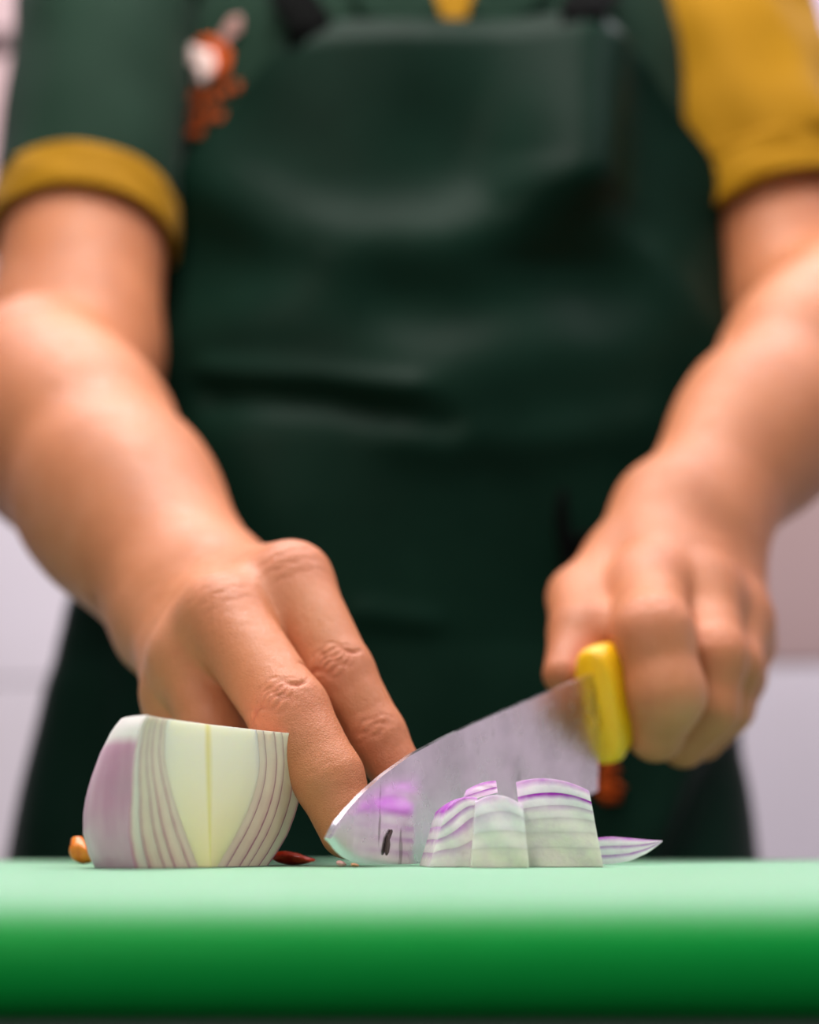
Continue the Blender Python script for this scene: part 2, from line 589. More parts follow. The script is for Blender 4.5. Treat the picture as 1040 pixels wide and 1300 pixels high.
def cx_(z): return float(np.interp(z, [0, .1, .3], [-.016, -.010, CX]))


def sec(z): return np.interp(z, SEC[:, 0], SEC[:, 1]), np.interp(z, SEC[:, 0], SEC[:, 2])


def torso_pt(phi, z, off=0.0):
    a, b = sec(z); a += off; b += off
    c, s_ = math.cos(phi), math.sin(phi)
    e = 0.85
    return np.array([cx_(z) + a * math.copysign(abs(s_) ** e, s_), CY - b * math.copysign(abs(c) ** e, c), ZB + z])


def on_torso(px, py, off):
    lo_, hi_ = 0.5, 0.94
    for _ in range(40):
        mid = 0.5 * (lo_ + hi_); p = P(px, py, mid); a, b = sec(p[2] - ZB); a += off; b += off
        inside = (abs((p[0] - cx_(p[2] - ZB)) / a)) ** (2 / .85) + (abs((p[1] - CY) / b)) ** (2 / .85) < 1
        if inside: hi_ = mid
        else: lo_ = mid
    return P(px, py, lo_)


# --- joints (photograph pixel and distance -> point in the room)
L = dict(S=P(145, -60, .915), E=P(48, 488, .765), W=P(245, 762, .612), U=P(92, 450, .815))
R_ = dict(S=P(884, -60, .965), E=P(1082, 395, .82), W=P(876, 664, .69), U=P(1026, 400, .885))


def chain(pts, rad, k=0.004):
    return Node(k, *[Cone(pts[i], pts[i + 1], rad[i], rad[i + 1]) for i in range(len(pts) - 1)])


def lerp(a, b, t): return a + (b - a) * t


# left in the picture: the hand that steadies
K = dict(i=P(370, 738, .530), m=P(284, 784, .517), r=P(240, 832, .527), p=P(221, 878, .54))
FI = [K['i'], P(431, 856, .511), P(477, 934, .505), P(507, 985, .502)]
FM = [K['m'], P(367, 905, .489), P(417, 988, .480), P(443, 1052, .476)]
FR = [K['r'], P(272, 930, .517), P(304, 1000, .510), P(326, 1040, .506)]
FP = [K['p'], P(234, 955, .532), P(262, 1015, .524), P(284, 1048, .518)]
away = np.array([0, .006, -.002])
webL = Node(0.008, *[Cone(lerp(a[0], a[1], .28) + away, lerp(b[0], b[1], .25) + away, .0105, .0105) for a, b in ((FI, FM), (FM, FR), (FR, FP))])
fingersL = Node(0.0014,
                chain(FI, [.0146, .0126, .0106, .0092], .003),
                chain(FM, [.0150, .0138, .0116, .0098], .003),
                chain(FR, [.0136, .0118, .0104, .0090], .003),
                chain(FP, [.0120, .0104, .0092, .0082], .003))
thumbL = chain([P(285, 805, .60), P(352, 885, .585), P(405, 950, .568), P(432, 1000, .552)], [.0165, .0138, .0122, .0100])
wl = [P(282, 738, .600), P(256, 752, .612), P(232, 776, .612), P(214, 800, .604)]
palmL = Node(0.012, *[Cone(a, b, .0165, r) for a, b, r in zip(wl, (K['i'], K['m'], K['r'], K['p']), (.0142, .0146, .0134, .0118))],
             Cone(K['i'] + [0, .008, -.001], K['m'] + [0, .008, .001], .0128, .0128), Cone(K['m'] + [0, .006, 0], K['r'] + [0, .006, 0], .012, .012),
             Cone(lerp(wl[1], K['m'], .5) + [0.01, 0.006, -0.012], lerp(wl[3], K['p'], .6) + [0.012, 0.004, -0.008], .015, .013))
fore_dir = L['W'] - L['E']
perp = np.cross(fore_dir, ray(150, 620)); perp /= np.linalg.norm(perp)   # across the forearm as seen from the front
armL = Node(0.009, Node(0.03,
            Cone(L['E'], lerp(L['E'], L['W'], .30), .049, .0485),
            Cone(lerp(L['E'], L['W'], .25) - perp * .004, lerp(L['E'], L['W'], .62) - perp * .002, .0475, .0395),
            Cone(lerp(L['E'], L['W'], .6) + perp * .006, L['W'] + perp * .010, .0355, .0245),
            Cone(lerp(L['E'], L['W'], .6) - perp * .006, L['W'] - perp * .010, .0355, .0245),
            ), Node(0.02, Cone(L['E'] + [.012, .02, 0], L['U'], .047, .050), Cone(L['U'], lerp(L['U'], L['S'], .45), .051, .051),
            Cone(lerp(L['U'], L['S'], .45), lerp(L['U'], L['S'], .75), .051, .047)))
handL = Node(0.004, fingersL, Node(0.010, palmL, webL, thumbL))
leftN = Node(0.022, armL, handL)

# --- frame of the knife, needed by the hand that holds it
Tp = P(415, 1066, .446); Hb = P(757, 1003, .578)
hd_ = np.array([Hb[0] - Tp[0], Hb[1] - Tp[1], 0.0]); hd_ /= np.linalg.norm(hd_)
kn_ = np.array([hd_[1], -hd_[0], 0.0])            # the blade's face towards the chopped pieces


def on_blade(px, py):
    d = ray(px, py); t = ((Tp - CAM) @ kn_) / (d @ kn_)
    return CAM + d * t


sl = math.radians(15)
hx = np.array([hd_[0] * math.cos(sl), hd_[1] * math.cos(sl), math.sin(sl)]); hu = np.cross(kn_, hx); hu = hu if hu[2] > 0 else -hu
H0 = on_blade(757, 889)
prof = [(-.001, .0075, -.0235, .0185), (.0005, .0088, -.0262, .0208), (.006, .0094, -.0266, .0215), (.012, .0096, -.0235, .0215), (.018, .0094, -.0185, .0208), (.026, .0090, -.0145, .0195), (.045, .0092, -.0140, .018),
        (.07, .0098, -.0150, .0175), (.095, .0098, -.0160, .017), (.112, .0095, -.0190, .016), (.120, .008, -.0185, .013), (.1225, .005, -.014, .008)]
PROF = np.array(prof)


def handle_field(p):
    q = p - H0.astype(np.float32); a = q @ hx.astype(np.float32); b = q @ kn_.astype(np.float32); c = q @ hu.astype(np.float32)
    hw = np.interp(a, PROF[:, 0], PROF[:, 1]); c0 = np.interp(a, PROF[:, 0], PROF[:, 2]); c1 = np.interp(a, PROF[:, 0], PROF[:, 3])
    hh = (c1 - c0) / 2
    k_ = (np.abs(b / hw) ** 2.8 + np.abs((c - (c0 + c1) / 2) / hh) ** 2.6) ** (1 / 2.7)
    d = (k_ - 1) * hw
    return np.maximum(d, np.maximum(-a, a - .1225)).astype(np.float32) - .0002


# right in the picture: the fist on the knife
GI = [P(824, 742, .626), P(829, 806, .584), P(846, 880, .580), P(832, 930, .592)]
GM = [P(892, 756, .636), P(906, 834, .606), P(900, 900, .605), P(868, 944, .612)]
GR = [P(934, 786, .656), P(930, 846, .628), P(918, 902, .630), P(892, 938, .634)]
GP = [P(942, 818, .676), P(940, 860, .655), P(928, 900, .652), P(908, 928, .654)]
GT = [P(790, 716, .668), P(738, 760, .640), P(740, 806, .612), P(717, 856, .594)]
fingersR = Node(0.002,
                chain(GI, [.0156, .0162, .0150, .0122], .006),
                Node(0.006, chain(GM, [.0154, .0142, .0124, .0104]),
                     chain(GR, [.0148, .0130, .0114, .0096]), chain(GP, [.0128, .0112, .0100, .0086])))
thumbR = Node(0.006, chain(GT, [.0175, .0150, .0146, .0092]), Cone(P(742, 768, .634), P(806, 762, .628), .012, .013))
wr = [P(842, 655, .680), P(866, 660, .692), P(888, 672, .698), P(908, 688, .694)]
palmR = Node(0.024, *[Cone(a, b[0], .0165, r) for a, b, r in zip(wr, (GI, GM, GR, GP), (.0152, .0154, .0148, .0128))],
             Cone(wr[0], GT[0], .017, .0168))
fd = R_['W'] - R_['E']
pr = np.cross(fd, ray(960, 540)); pr /= np.linalg.norm(pr)
armR = Node(0.009, Node(0.03,
            Cone(R_['E'], lerp(R_['E'], R_['W'], .30), .048, .0465),
            Cone(lerp(R_['E'], R_['W'], .25), lerp(R_['E'], R_['W'], .62), .0460, .0385),
            Cone(lerp(R_['E'], R_['W'], .6) + pr * .005, R_['W'] + pr * .009, .0345, .0225),
            Cone(lerp(R_['E'], R_['W'], .6) - pr * .005, R_['W'] - pr * .009, .0345, .0225),
            ), Node(0.02, Cone(R_['E'] + [-.01, .02, 0], R_['U'], .046, .050), Cone(R_['U'], lerp(R_['U'], R_['S'], .45), .050, .053),
            Cone(lerp(R_['U'], R_['S'], .45), lerp(R_['U'], R_['S'], .82), .053, .050)))
handR = Node(0.010, fingersR, Node(0.010, palmR, thumbR))
rightN = Carve(Node(0.022, armR, handR), handle_field)

# trunk, neck and head (under the clothes or above the frame)
zs = ZB
nk = np.array([CX, CY - .005, zs + .66]); hd = np.array([CX, CY - .035, zs + .83])
trunk = Node(0.06,
             Ell((CX, CY, zs + .45), (.150, .075, .19)), Ell((CX, CY, zs + .15), (.155, .085, .2)), Ell((CX, CY, zs - .08), (.17, .09, .14)),
             Cone((CX - .12, CY, zs + .585), (CX + .12, CY, zs + .585), .036, .036),
             Cone(L['S'] * .97 + np.array([CX, CY, zs + .57]) * .03, lerp(L['S'], L['U'], .2), .036, .04),
             Cone(R_['S'] * .97 + np.array([CX, CY, zs + .57]) * .03, lerp(R_['S'], R_['U'], .2), .036, .04),
             Cone((CX, CY + .01, zs + .58), (CX, CY - .01, zs + .76), .058, .054))
head = Node(0.02, Ell(hd + [0, .02, .035], (.076, .096, .10)), Ell(hd + [0, -.02, -.05], (.058, .068, .065)),
            Cone(hd + [0, -.088, .02], hd + [0, -.104, -.022], .008, .013),
            Cone(hd + [-.012, -.084, -.058], hd + [.012, -.084, -.058], .008, .008),
            Cone(hd + [0, -.074, -.095], hd + [0, -.07, -.09], .016, .016),
            Cone(hd + [-.04, -.076, .033], hd + [.04, -.076, .033], .012, .012),
            Ell(hd + [-.078, .015, -.005], (.01, .02, .032)), Ell(hd + [.078, .015, -.005], (.01, .02, .032)))
bodyN = Node(0.03, trunk, head)


def bounds(node, m=0.01):
    lo = []; hi = []

    def rec(n):
        if isinstance(n, Carve): rec(n.node)
        elif isinstance(n, Node):
            for c in n.ch: rec(c)
        elif isinstance(n, Cone):
            r = max(n.ra, n.rb); lo.append(np.minimum(n.a, n.b) - r); hi.append(np.maximum(n.a, n.b) + r)
        else:
            lo.append(n.c - n.r); hi.append(n.c + n.r)
    rec(node)
    return np.min(lo, 0) - m, np.max(hi, 0) + m


def groove(V, N, J, t, nd, offs, amp, wid, lat, curve=0.0):
    """skin folds across a finger joint: J the joint, t along the finger, nd the side of the folds"""
    t = t / np.linalg.norm(t); nd = nd - t * (nd @ t); nd = nd / np.linalg.norm(nd); wv = np.cross(t, nd)
    q = V - J; s_ = q @ t; l_ = q @ wv; d_ = q @ nd
    near = (np.abs(s_) < .02) & (np.abs(l_) < .025) & (d_ > 0.0)
    D = np.zeros(len(V)); m = np.where(near)[0]
    for o_, c_, a_ in offs:
        jig = .0006 * np.sin(l_[m] * 900 + o_ * 3000)
        D[m] += a_ * amp * np.exp(-((s_[m] - o_ - c_ * l_[m] ** 2 - jig) / wid) ** 2) * np.exp(-(l_[m] / lat) ** 4)
    return D


def folded(V, F, joints):
    N = vnormals(V, F); D = np.zeros(len(V)); red = np.zeros(len(V))
    for J, t, nd, offs, amp, wid, lat, rr in joints:
        D += groove(V, N, J, t, nd, offs, amp, wid, lat)
        n_ = nd / np.linalg.norm(nd); r_ = rr[1]
        red = np.maximum(red, rr[0] * np.exp(-(np.linalg.norm(V - (J + n_ * .011), axis=1) / r_) ** 2))
    return V - N * D[:, None], np.clip(red + np.clip(D / .0012, 0, 1) * .5, 0, 1)


VL, FL = surface(leftN, *bounds(leftN), 0.00085)
back = CAM - P(400, 880, .5); back = back / np.linalg.norm(back)
pip = [(-.0062, 60, .5), (-.0036, 40, .9), (-.0012, 15, 1.0), (.0012, -15, 1.0), (.0038, -40, .8), (.0064, -60, .4)]
dip = [(-.003, 30, .6), (0, 0, .9), (.0028, -30, .6)]
mcp = [(-.007, 0, .4), (-.002, 0, .5), (.003, 0, .5), (.008, 0, .4)]
jl = [(FI[1], FI[2] - FI[0], back, pip, .00085, .0007, .0088, (.55, .011)),
      (FM[1], FM[2] - FM[0], back, pip, .00085, .0007, .0098, (.6, .012)),
      (FI[2], FI[3] - FI[1], back, dip, .0006, .0006, .0075, (.55, .012)),
      (FM[2], FM[3] - FM[1], back, [(0, 0, .5)], .0003, .0006, .0080, (.15, .010)),
      (FI[3], FI[3] - FI[2], back, [(0, 0, 0.0)], .0, .001, .008, (.7, .016)),
      (K['i'], FI[1] - K['i'], back + [0, 0, .5], mcp, .0005, .0009, .012, (.55, .013)),
      (K['m'], FM[1] - K['m'], back + [0, 0, .5], mcp, .0004, .0009, .012, (.3, .013))]
VL, redL = folded(VL, FL, jl)
VR, FR_ = surface(rightN, *bounds(rightN), 0.0011)
jr = [(GI[1], GI[2] - GI[0], CAM - GI[1], dip, .0005, .0008, .009, (.5, .014)),
      (GM[1], GM[2] - GM[0], CAM - GM[1], dip, .0005, .0008, .009, (.4, .013)),
      (GI[0], GI[1] - GI[0], np.array([0, -.5, 1.]), mcp, .0003, .001, .011, (.4, .014)),
      (GT[3], GT[3] - GT[2], np.array([1., -.3, .3]), [(0, 0, 0.)], 0, .001, .01, (1.0, .012))]
VR, redR = folded(VR, FR_, jr)
VB, FB = surface(bodyN, *bounds(bodyN), 0.0045)
V = np.concatenate([VL, VR, VB]); F = np.concatenate([FL, FR_ + len(VL), FB + len(VL) + len(VR)])
red = np.concatenate([redL, redR, np.zeros(len(VB))])
mesh_np('body', V, F, M_skin, person, attrs={'crease': red})

# face details and hair
for sx in (-.032, .032):
    e = tube('eye', [hd + [sx, -.066, .012], hd + [sx, -.078, .012]], [.012, .006], M_white, person, 12)
    tube('iris', [hd + [sx, -.0775, .012], hd + [sx, -.0795, .012]], [.0052, .004], M_hair, person, 12)
Vh, Fh = surface(Node(.02, Ell(hd + [0, .03, .05], (.083, .1, .097)), Ell(hd + [0, .06, -.01], (.078, .07, .08))), *bounds(Node(.02, Ell(hd + [0, .03, .03], (.09, .11, .13)))), .005)
mesh_np('hair', Vh, Fh, M_hair, person)

# trousers and shoes
for sx in (-.10, .10):
    rings = []
    for z, r in ((.05, .075), (.25, .08), (.5, .085), (.75, .098), (.86, .105)):
        rings.append([(-.016 + sx + r * math.cos(q), CY + .01 + r * 1.05 * math.sin(q), z) for q in np.linspace(0, 2 * math.pi, 24, endpoint=False)])
    loft('trouser_leg', rings, M_trouser, person)
    rings = []
    for y, hw, ht in ((.09, .02, .05), (.07, .04, .08), (0, .046, .09), (-.08, .05, .06), (-.15, .045, .045), (-.18, .02, .03)):
        rings.append([(-.016 + sx + hw * math.cos(q), CY + .01 + y, max(0.0, ht * .5 + ht * .55 * math.sin(q))) for q in np.linspace(0, 2 * math.pi, 20, endpoint=False)])
    loft('shoe', rings, M_shoe, person)

# shirt
shirt_rings = []
for z in np.concatenate([np.linspace(-.12, .55, 30), [.58, .60, .62, .635, .65, .66, .672, .685]]):
    ring = []
    for q in np.linspace(0, 2 * math.pi, 96, endpoint=False):
        p = torso_pt(q, z)
        ring.append(p)
    shirt_rings.append(ring)
shirt = loft('shirt', shirt_rings, M_shirt, person, cap=False)


def sleeve(name, A, B, t0, t1, r0, r1, mat, parent, seed, amp, thick=.0025, nr=40, seg=72):
    """sleeve along the upper arm A-B; a negative start lets it begin on the shoulder, tucked under the shirt's body"""
    side = 1 if A[0] > CX else -1
    N0 = np.array([CX + side * .115, CY, ZB + .60]); C0 = A + (A - B) * .10 + [side * .012, 0, 0]; Q0 = lerp(A, B, .22)
    ax = B - A; ax = ax / np.linalg.norm(ax); Lq = .22
    ph = np.random.default_rng(seed).uniform(0, 6.28, 8)
    pts = []; rad = []
    for i in range(nr):
        u = i / (nr - 1); t = t0 + (t1 - t0) * u
        if t0 < 0:
            if u < .45:
                q = u / .45; pts.append((1 - q) ** 2 * N0 + 2 * q * (1 - q) * C0 + q * q * Q0)
            else: pts.append(lerp(A, B, Lq + (t1 - Lq) * (u - .45) / .55))
            rad.append(r0 * (.72 + .28 * min(1, u / .3)) if u < .3 else r0 + (r1 - r0) * (u - .3) / .7)
        else:
            pts.append(lerp(A, B, t)); rad.append(r0 + (r1 - r0) * u)
    rings = []
    for i in range(nr):
        u = i / (nr - 1)
        tg = pts[min(i + 1, nr - 1)] - pts[max(i - 1, 0)]; tg = tg / np.linalg.norm(tg)
        f_ = np.array([0, 1.0, 0]); f_ = f_ - tg * (f_ @ tg); f_ /= np.linalg.norm(f_); s_ = np.cross(f_, tg)
        ring = []
        for q in np.linspace(0, 2 * math.pi, seg, endpoint=False):
            d = amp * (math.sin(3 * q + 9 * u + ph[0]) * .5 + math.sin(5 * q - 14 * u + ph[1]) * .35 + math.sin(2 * q + 22 * u + ph[2]) * .4 + .3 * math.sin(9 * q + 6 * u + ph[3]))
            ring.append(pts[i] + (rad[i] + d) * (math.cos(q) * s_ + math.sin(q) * f_))
        rings.append(ring)
    o = loft(name, rings, mat, parent, cap=False)
    m = o.modifiers.new('solid', 'SOLIDIFY'); m.thickness = thick; m.offset = -1
    return o


sleeve('sleeve', L['S'], L['U'], -.10, .685, .063, .0580, M_shirt, shirt, 3, .0012)
sleeve('sleeve_band', L['S'], L['U'], .675, .765, .0590, .0588, M_yellow, shirt, 3, .0009, .004, 12)['label'] = 'mustard yellow sleeve band'
sr = sleeve('sleeve', R_['S'], R_['U'], -.10, .70, .070, .0640, M_yellow, shirt, 5, .0036)
sr['label'] = 'mustard yellow sleeve'
sleeve('sleeve_band', R_['S'], R_['U'], .685, .79, .0648, .0636, M_yellow, shirt, 5, .0018, .004, 12)

# collar opening with yellow lining, and the two dark collar wings
def patch(name, poly, off, mat, parent, thick=.0012, n=5):
    """small cloth patch following the torso: outline in picture points laid onto the garment's surface"""
    poly = np.array(poly, float); c = poly.mean(0)
    V = []; F = []
    m = len(poly); T = 4
    ring_ids = []
    for k_ in range(T, 0, -1):
        ids = []
        for a in poly:
            q = c + (a - c) * k_ / T; ids.append(len(V)); V.append(on_torso(q[0], q[1], off))
        ring_ids.append(ids)
    cid = len(V); V.append(on_torso(c[0], c[1], off))
    for a, b in zip(ring_ids[:-1], ring_ids[1:]):
        for j in range(m): F.append((a[j], a[(j + 1) % m], b[(j + 1) % m], b[j]))
    for j in range(m): F.append((ring_ids[-1][j], ring_ids[-1][(j + 1) % m], cid))
    o = recalc(mesh_np(name, V, F, mat, parent))
    s_ = o.modifiers.new('solid', 'SOLIDIFY'); s_.thickness = thick; s_.offset = 0
    return o


patch('placket', [(532, -30), (618, -30), (596, 10), (586, 60), (566, 60), (556, 10)], .003, M_yellow, shirt)['label'] = 'yellow placket lining'
patch('collar_wing', [(545, -20), (560, 20), (520, 44), (452, 20), (440, -40), (520, -60)], .005, M_shirt, shirt, .003)
patch('collar_wing', [(606, -20), (596, 20), (630, 40), (690, 10), (700, -40), (620, -60)], .005, M_shirt, shirt, .003)


def blob(cx, cy, rx, ry, rot=0, n=14, a0=0, a1=360):
    r = math.radians(rot); out = []
    for q in np.linspace(math.radians(a0), math.radians(a1), n, endpoint=(a1 - a0) != 360):
        x, y = rx * math.cos(q), ry * math.sin(q)
        out.append((cx + x * math.cos(r) - y * math.sin(r), cy + x * math.sin(r) + y * math.cos(r)))
    return out


LG = .0022
patch('emblem', [(250, 50), (268, 46), (284, 52), (293, 66), (292, 84), (284, 98), (272, 104), (270, 84), (264, 66)], LG, M_orange, shirt)['label'] = 'orange crescent of the embroidered shirt emblem'
patch('emblem_wing', [(226, 66), (238, 56), (254, 62), (268, 64), (274, 78), (270, 94), (258, 106), (248, 104), (252, 86), (240, 80), (230, 80)], LG + .0012, M_white, shirt)['label'] = 'whitish part of the shirt emblem'
patch('emblem_stem', [(276, 54), (284, 36), (294, 22), (306, 20), (306, 38), (294, 48), (286, 60)], LG, M_pale, shirt)['label'] = 'pale pink tail of the shirt emblem'
for y0, xs in ((124, (226, 240, 254, 268, 282, 296)), (148, (234, 248, 262, 275)), (168, (236, 248))):
    for i, x in enumerate(xs):
        yy = y0 - (8 if x > 275 else 0) - (6 if x > 290 else 0)
        patch('emblem_letter', [(x, yy - 5), (x + 10, yy - 6), (x + 10, yy - 2), (x + 5, yy), (x + 10, yy + 4), (x, yy + 5)], LG, M_orange, shirt)

# --- apron
RIDGES = [  # polyline in picture points, height (m), width (px)
    ([(722, 30), (702, 150), (688, 235), (636, 292), (560, 322), (470, 322), (380, 300), (290, 240), (250, 170)], .010, 42), ([(716, 60), (706, 150), (690, 240)], .010, 50),
    ([(792, 95), (850, 160), (884, 240)], .006, 20), ([(740, 312), (800, 342), (860, 425), (890, 490)], .006, 24),
    ([(225, 470), (330, 415), (430, 365)], .007, 42), ([(300, 478), (420, 487), (530, 505)], .005, 14),
    ([(300, 512), (430, 516), (560, 550)], -.007, 18), ([(560, 500), (680, 440), (780, 430)], .006, 55),
    ([(520, 560), (640, 575), (780, 545)], .004, 26), ([(470, 780), (545, 792)], .003, 14),
    ([(300, 330), (420, 360), (560, 400), (720, 390)], -.007, 45), ([(880, 950), (838, 1030), (800, 1100)], .010, 26),
    ([(900, 960), (880, 1040), (860, 1100)], -.010, 30), ([(640, 600), (700, 700), (720, 800)], -.004, 40),
    ([(330, 560), (370, 680), (420, 800)], .004, 50), ([(100, 780), (75, 950), (60, 1100)], .006, 30), ([(130, 800), (120, 950), (115, 1100)], -.006, 24),
    ([(430, 225), (500, 235), (590, 225)], -.009, 90)]


def ridge_height(pp):
    D = np.zeros(len(pp))
    for pl, h_, wd in RIDGES:
        pl = np.array(pl, float); best = np.full(len(pp), 1e9)
        for a, b in zip(pl[:-1], pl[1:]):
            ab = b - a; t = np.clip(((pp - a) @ ab) / (ab @ ab), 0, 1)
            best = np.minimum(best, np.linalg.norm(pp - (a + t[:, None] * ab), axis=1))
        D += h_ * np.exp(-(best / (wd * 1.2)) ** 2)
    x, y = pp[:, 0], pp[:, 1]       # the puffed cloth of the chest under the strap
    D += .024 * np.exp(-((x - 705 + (y - 150) * .12) / 62) ** 2) * np.clip((y - 20) / 230, 0, 1) * (1 - np.clip((y - 262) / 80, 0, 1) ** 1.0)
    return D


z_top = P(550, 48, .845)[2] - ZB
NZ, NU = 230, 200
zz = np.linspace(-.32, z_top, NZ)
pyl = [(-.4, -2.0), (.30, -1.9)]
Vv = []
for z in zz:
    a, b = sec(z)
    # half angles left and right: wide below the chest, narrowing to the bib's top
    y_img = proj(np.array([CX, CY - b, ZB + z]))[1]
    xl = np.interp(y_img, [48, 60, 100, 150, 200, 250, 290], [398, 382, 340, 304, 268, 232, 206])
    xr = np.interp(y_img, [40, 60, 100, 170, 230, 300], [708, 750, 796, 862, 886, 900])

    def ang(x):
        p = on_torso(x, y_img, .006); v = np.clip((p[0] - CX) / (a + .006), -1, 1)
        return math.asin(math.copysign(abs(v) ** (1 / .85), v))
    if y_img > 290: f0, f1 = -1.75, 1.75
    else:
        f0, f1 = ang(xl), ang(xr)
        bl = np.clip((y_img - 230) / 60, 0, 1) ** 2
        f0 += (-1.75 - f0) * bl; f1 += (1.75 - f1) * bl
    flare = max(0.0, .12 - z) * .085
    for j in range(NU):
        Vv.append(torso_pt(f0 + (f1 - f0) * j / (NU - 1), z, .006 + flare))
Vv = np.array(Vv)
ctr = np.stack([np.full(len(Vv), CX), np.full(len(Vv), CY), Vv[:, 2]], 1)
nd = Vv - ctr; nd /= np.linalg.norm(nd, axis=1, keepdims=True)
hgt = ridge_height(proj(Vv)) * .9
rr = np.sin(Vv[:, 0] * 55 + Vv[:, 2] * 20) * np.sin(Vv[:, 2] * 31 + 2) * .0012
zr = Vv[:, 2] - ZB
base = .004 + .010 * np.clip((zr - .12) / .12, 0, 1) * np.clip((z_top + .012 - zr) / .03, 0, 1)
Vv = Vv + nd * np.maximum(hgt + rr + base, -.003)[:, None]
ii = np.arange((NZ - 1) * NU).reshape(NZ - 1, NU)[:, :-1].ravel()
apron = mesh_np('apron', Vv, np.stack([ii, ii + 1, ii + NU + 1, ii + NU], 1), M_apron, person)
m = apron.modifiers.new('solid', 'SOLIDIFY'); m.thickness = .0018; m.offset = -1


def top_pt(j): return Vv[(NZ - 1) * NU + j]


def ribbon(name, pts, wid, mat, parent):
    pts = [np.asarray(p, float) for p in pts]; V = []; F = []
    for i, p in enumerate(pts):
        t = pts[min(i + 1, len(pts) - 1)] - pts[max(i - 1, 0)]; s_ = np.cross(t, [0, -1, .2]); s_ /= np.linalg.norm(s_)
        V += [p - s_ * wid / 2, p + s_ * wid / 2]
    for i in range(len(pts) - 1): F.append((2 * i, 2 * i + 1, 2 * i + 3, 2 * i + 2))
    o = recalc(mesh_np(name, V, F, mat, parent)); s2 = o.modifiers.new('solid', 'SOLIDIFY'); s2.thickness = .003; s2.offset = 0
    return o


for j, (ex, sg) in ((3, (470, -1)), (NU - 4, (640, 1))):
    a = top_pt(j)
    pts = [a + [0, -.004, -.02], a + [0, -.004, 0]]
    for t in np.linspace(.2, 1, 6):
        z = (a[2] - ZB) + (.68 - (a[2] - ZB)) * t
        ph_ = math.asin(np.clip((a[0] - CX) / .18, -1, 1)) * (1 - .1 * t)
        pts.append(torso_pt(ph_ if t < .7 else ph_, z, .008))
    ribbon('neck_strap', pts, .028, M_dark, apron)
# waist tie hanging at the side of the front
wt = [on_torso(x, y, .014) for x, y in ((716, 622), (713, 640), (714, 664), (718, 690), (722, 720), (728, 760))]
tube('waist_tie', wt, [.0022, .0035, .004, .0042, .0042, .003], M_dark, apron, 8)['label'] = 'black waist string hanging on the apron'
wt = [on_torso(x, y, .014) for x, y in ((720, 690), (740, 684), (770, 680))]
tube('waist_tie', wt, [.003, .004, .004], M_dark, apron, 8)
# small orange stitched mark low on the apron
def stroke(name, pts, r, mat, parent):
    return tube(name, [on_torso(x, y, .019) for x, y in pts], r, mat, parent, 8)


stroke('apron_mark', [(762, 978), (772, 972), (782, 980), (778, 992), (764, 994), (760, 1003), (768, 1014), (784, 1012), (788, 1002), (776, 996)], .0030, M_orange, apron)['label'] = 'orange stitched mark low on the apron'

# ------------------------------------------------------------------ knife
knife = empty('knife', (Tp[0], Tp[1], ZB), 'chef knife with steel blade and yellow plastic handle held over onion pieces', 'knife')


spine = [(415, 1064), (424, 1046), (440, 1026), (460, 1005), (485, 983), (520, 958), (560, 937), (610, 914), (660, 893), (705, 874), (757, 853)]
edge = [(417, 1069), (424, 1079), (434, 1088), (447, 1095), (470, 1097.5), (505, 1097.6), (545, 1096), (600, 1074), (650, 1052), (705, 1029), (759, 1004)]


def resample(pl, n):
    pl = np.array(pl, float); s_ = np.r_[0, np.cumsum(np.linalg.norm(np.diff(pl, axis=0), axis=1))]; s_ /= s_[-1]
    return [(np.interp(t, s_, pl[:, 0]), np.interp(t, s_, pl[:, 1])) for t in np.linspace(0, 1, n)]


sp3 = [on_blade(*q) for q in resample(spine, 48)]; ed3 = [on_blade(*q) for q in resample(edge, 48)]
for q in ed3: q[2] = max(q[2], ZB + .0004)
Vk = []; NK = 9
for a, b in zip(sp3, ed3):
    for j in range(NK):
        t = j / (NK - 1); p = lerp(a, b, t)
        th = .0013 * (1 - t) ** .8 + .00006
        if j == 0: th *= .75
        Vk += [p + kn_ * th, p - kn_ * th]
Fk = []
n2 = NK * 2
for i in range(len(sp3) - 1):
    for j in range(NK - 1):
        a = i * n2 + 2 * j; b = a + n2
        Fk.append((a, b, b + 2, a + 2)); Fk.append((a + 1, a + 3, b + 3, b + 1))
    a = i * n2; b = a + n2
    Fk.append((a, a + 1, b + 1, b)); Fk.append((a + n2 - 2, b + n2 - 2, b + n2 - 1, a + n2 - 1))
for i in (0, len(sp3) - 1):
    for j in range(NK - 1):
        a = i * n2 + 2 * j; Fk.append((a, a + 2, a + 3, a + 1))
bl_ = recalc(mesh_np('blade', Vk, Fk, M_steel, knife))
e = bl_.modifiers.new('split', 'EDGE_SPLIT'); e.split_angle = math.radians(30)
# dark scrap stuck on the blade
sm = [(493.5, 1053), (494.2, 1056), (490.5, 1066), (491, 1073), (489.5, 1082), (487, 1086), (486, 1081), (487, 1072), (488.5, 1063)]
Vs = [on_blade(x, y) + kn_ * .0008 for x, y in sm] + [on_blade(x, y) + kn_ * .0015 for x, y in sm]
ns = len(sm)
Fs = [tuple(range(ns, 2 * ns)), tuple(range(ns - 1, -1, -1))] + [(q, (q + 1) % ns, ns + (q + 1) % ns, ns + q) for q in range(ns)]
recalc(mesh_np('smear', Vs, Fs, M_trim, knife, smooth=False))['label'] = 'dark scrap stuck to the blade'
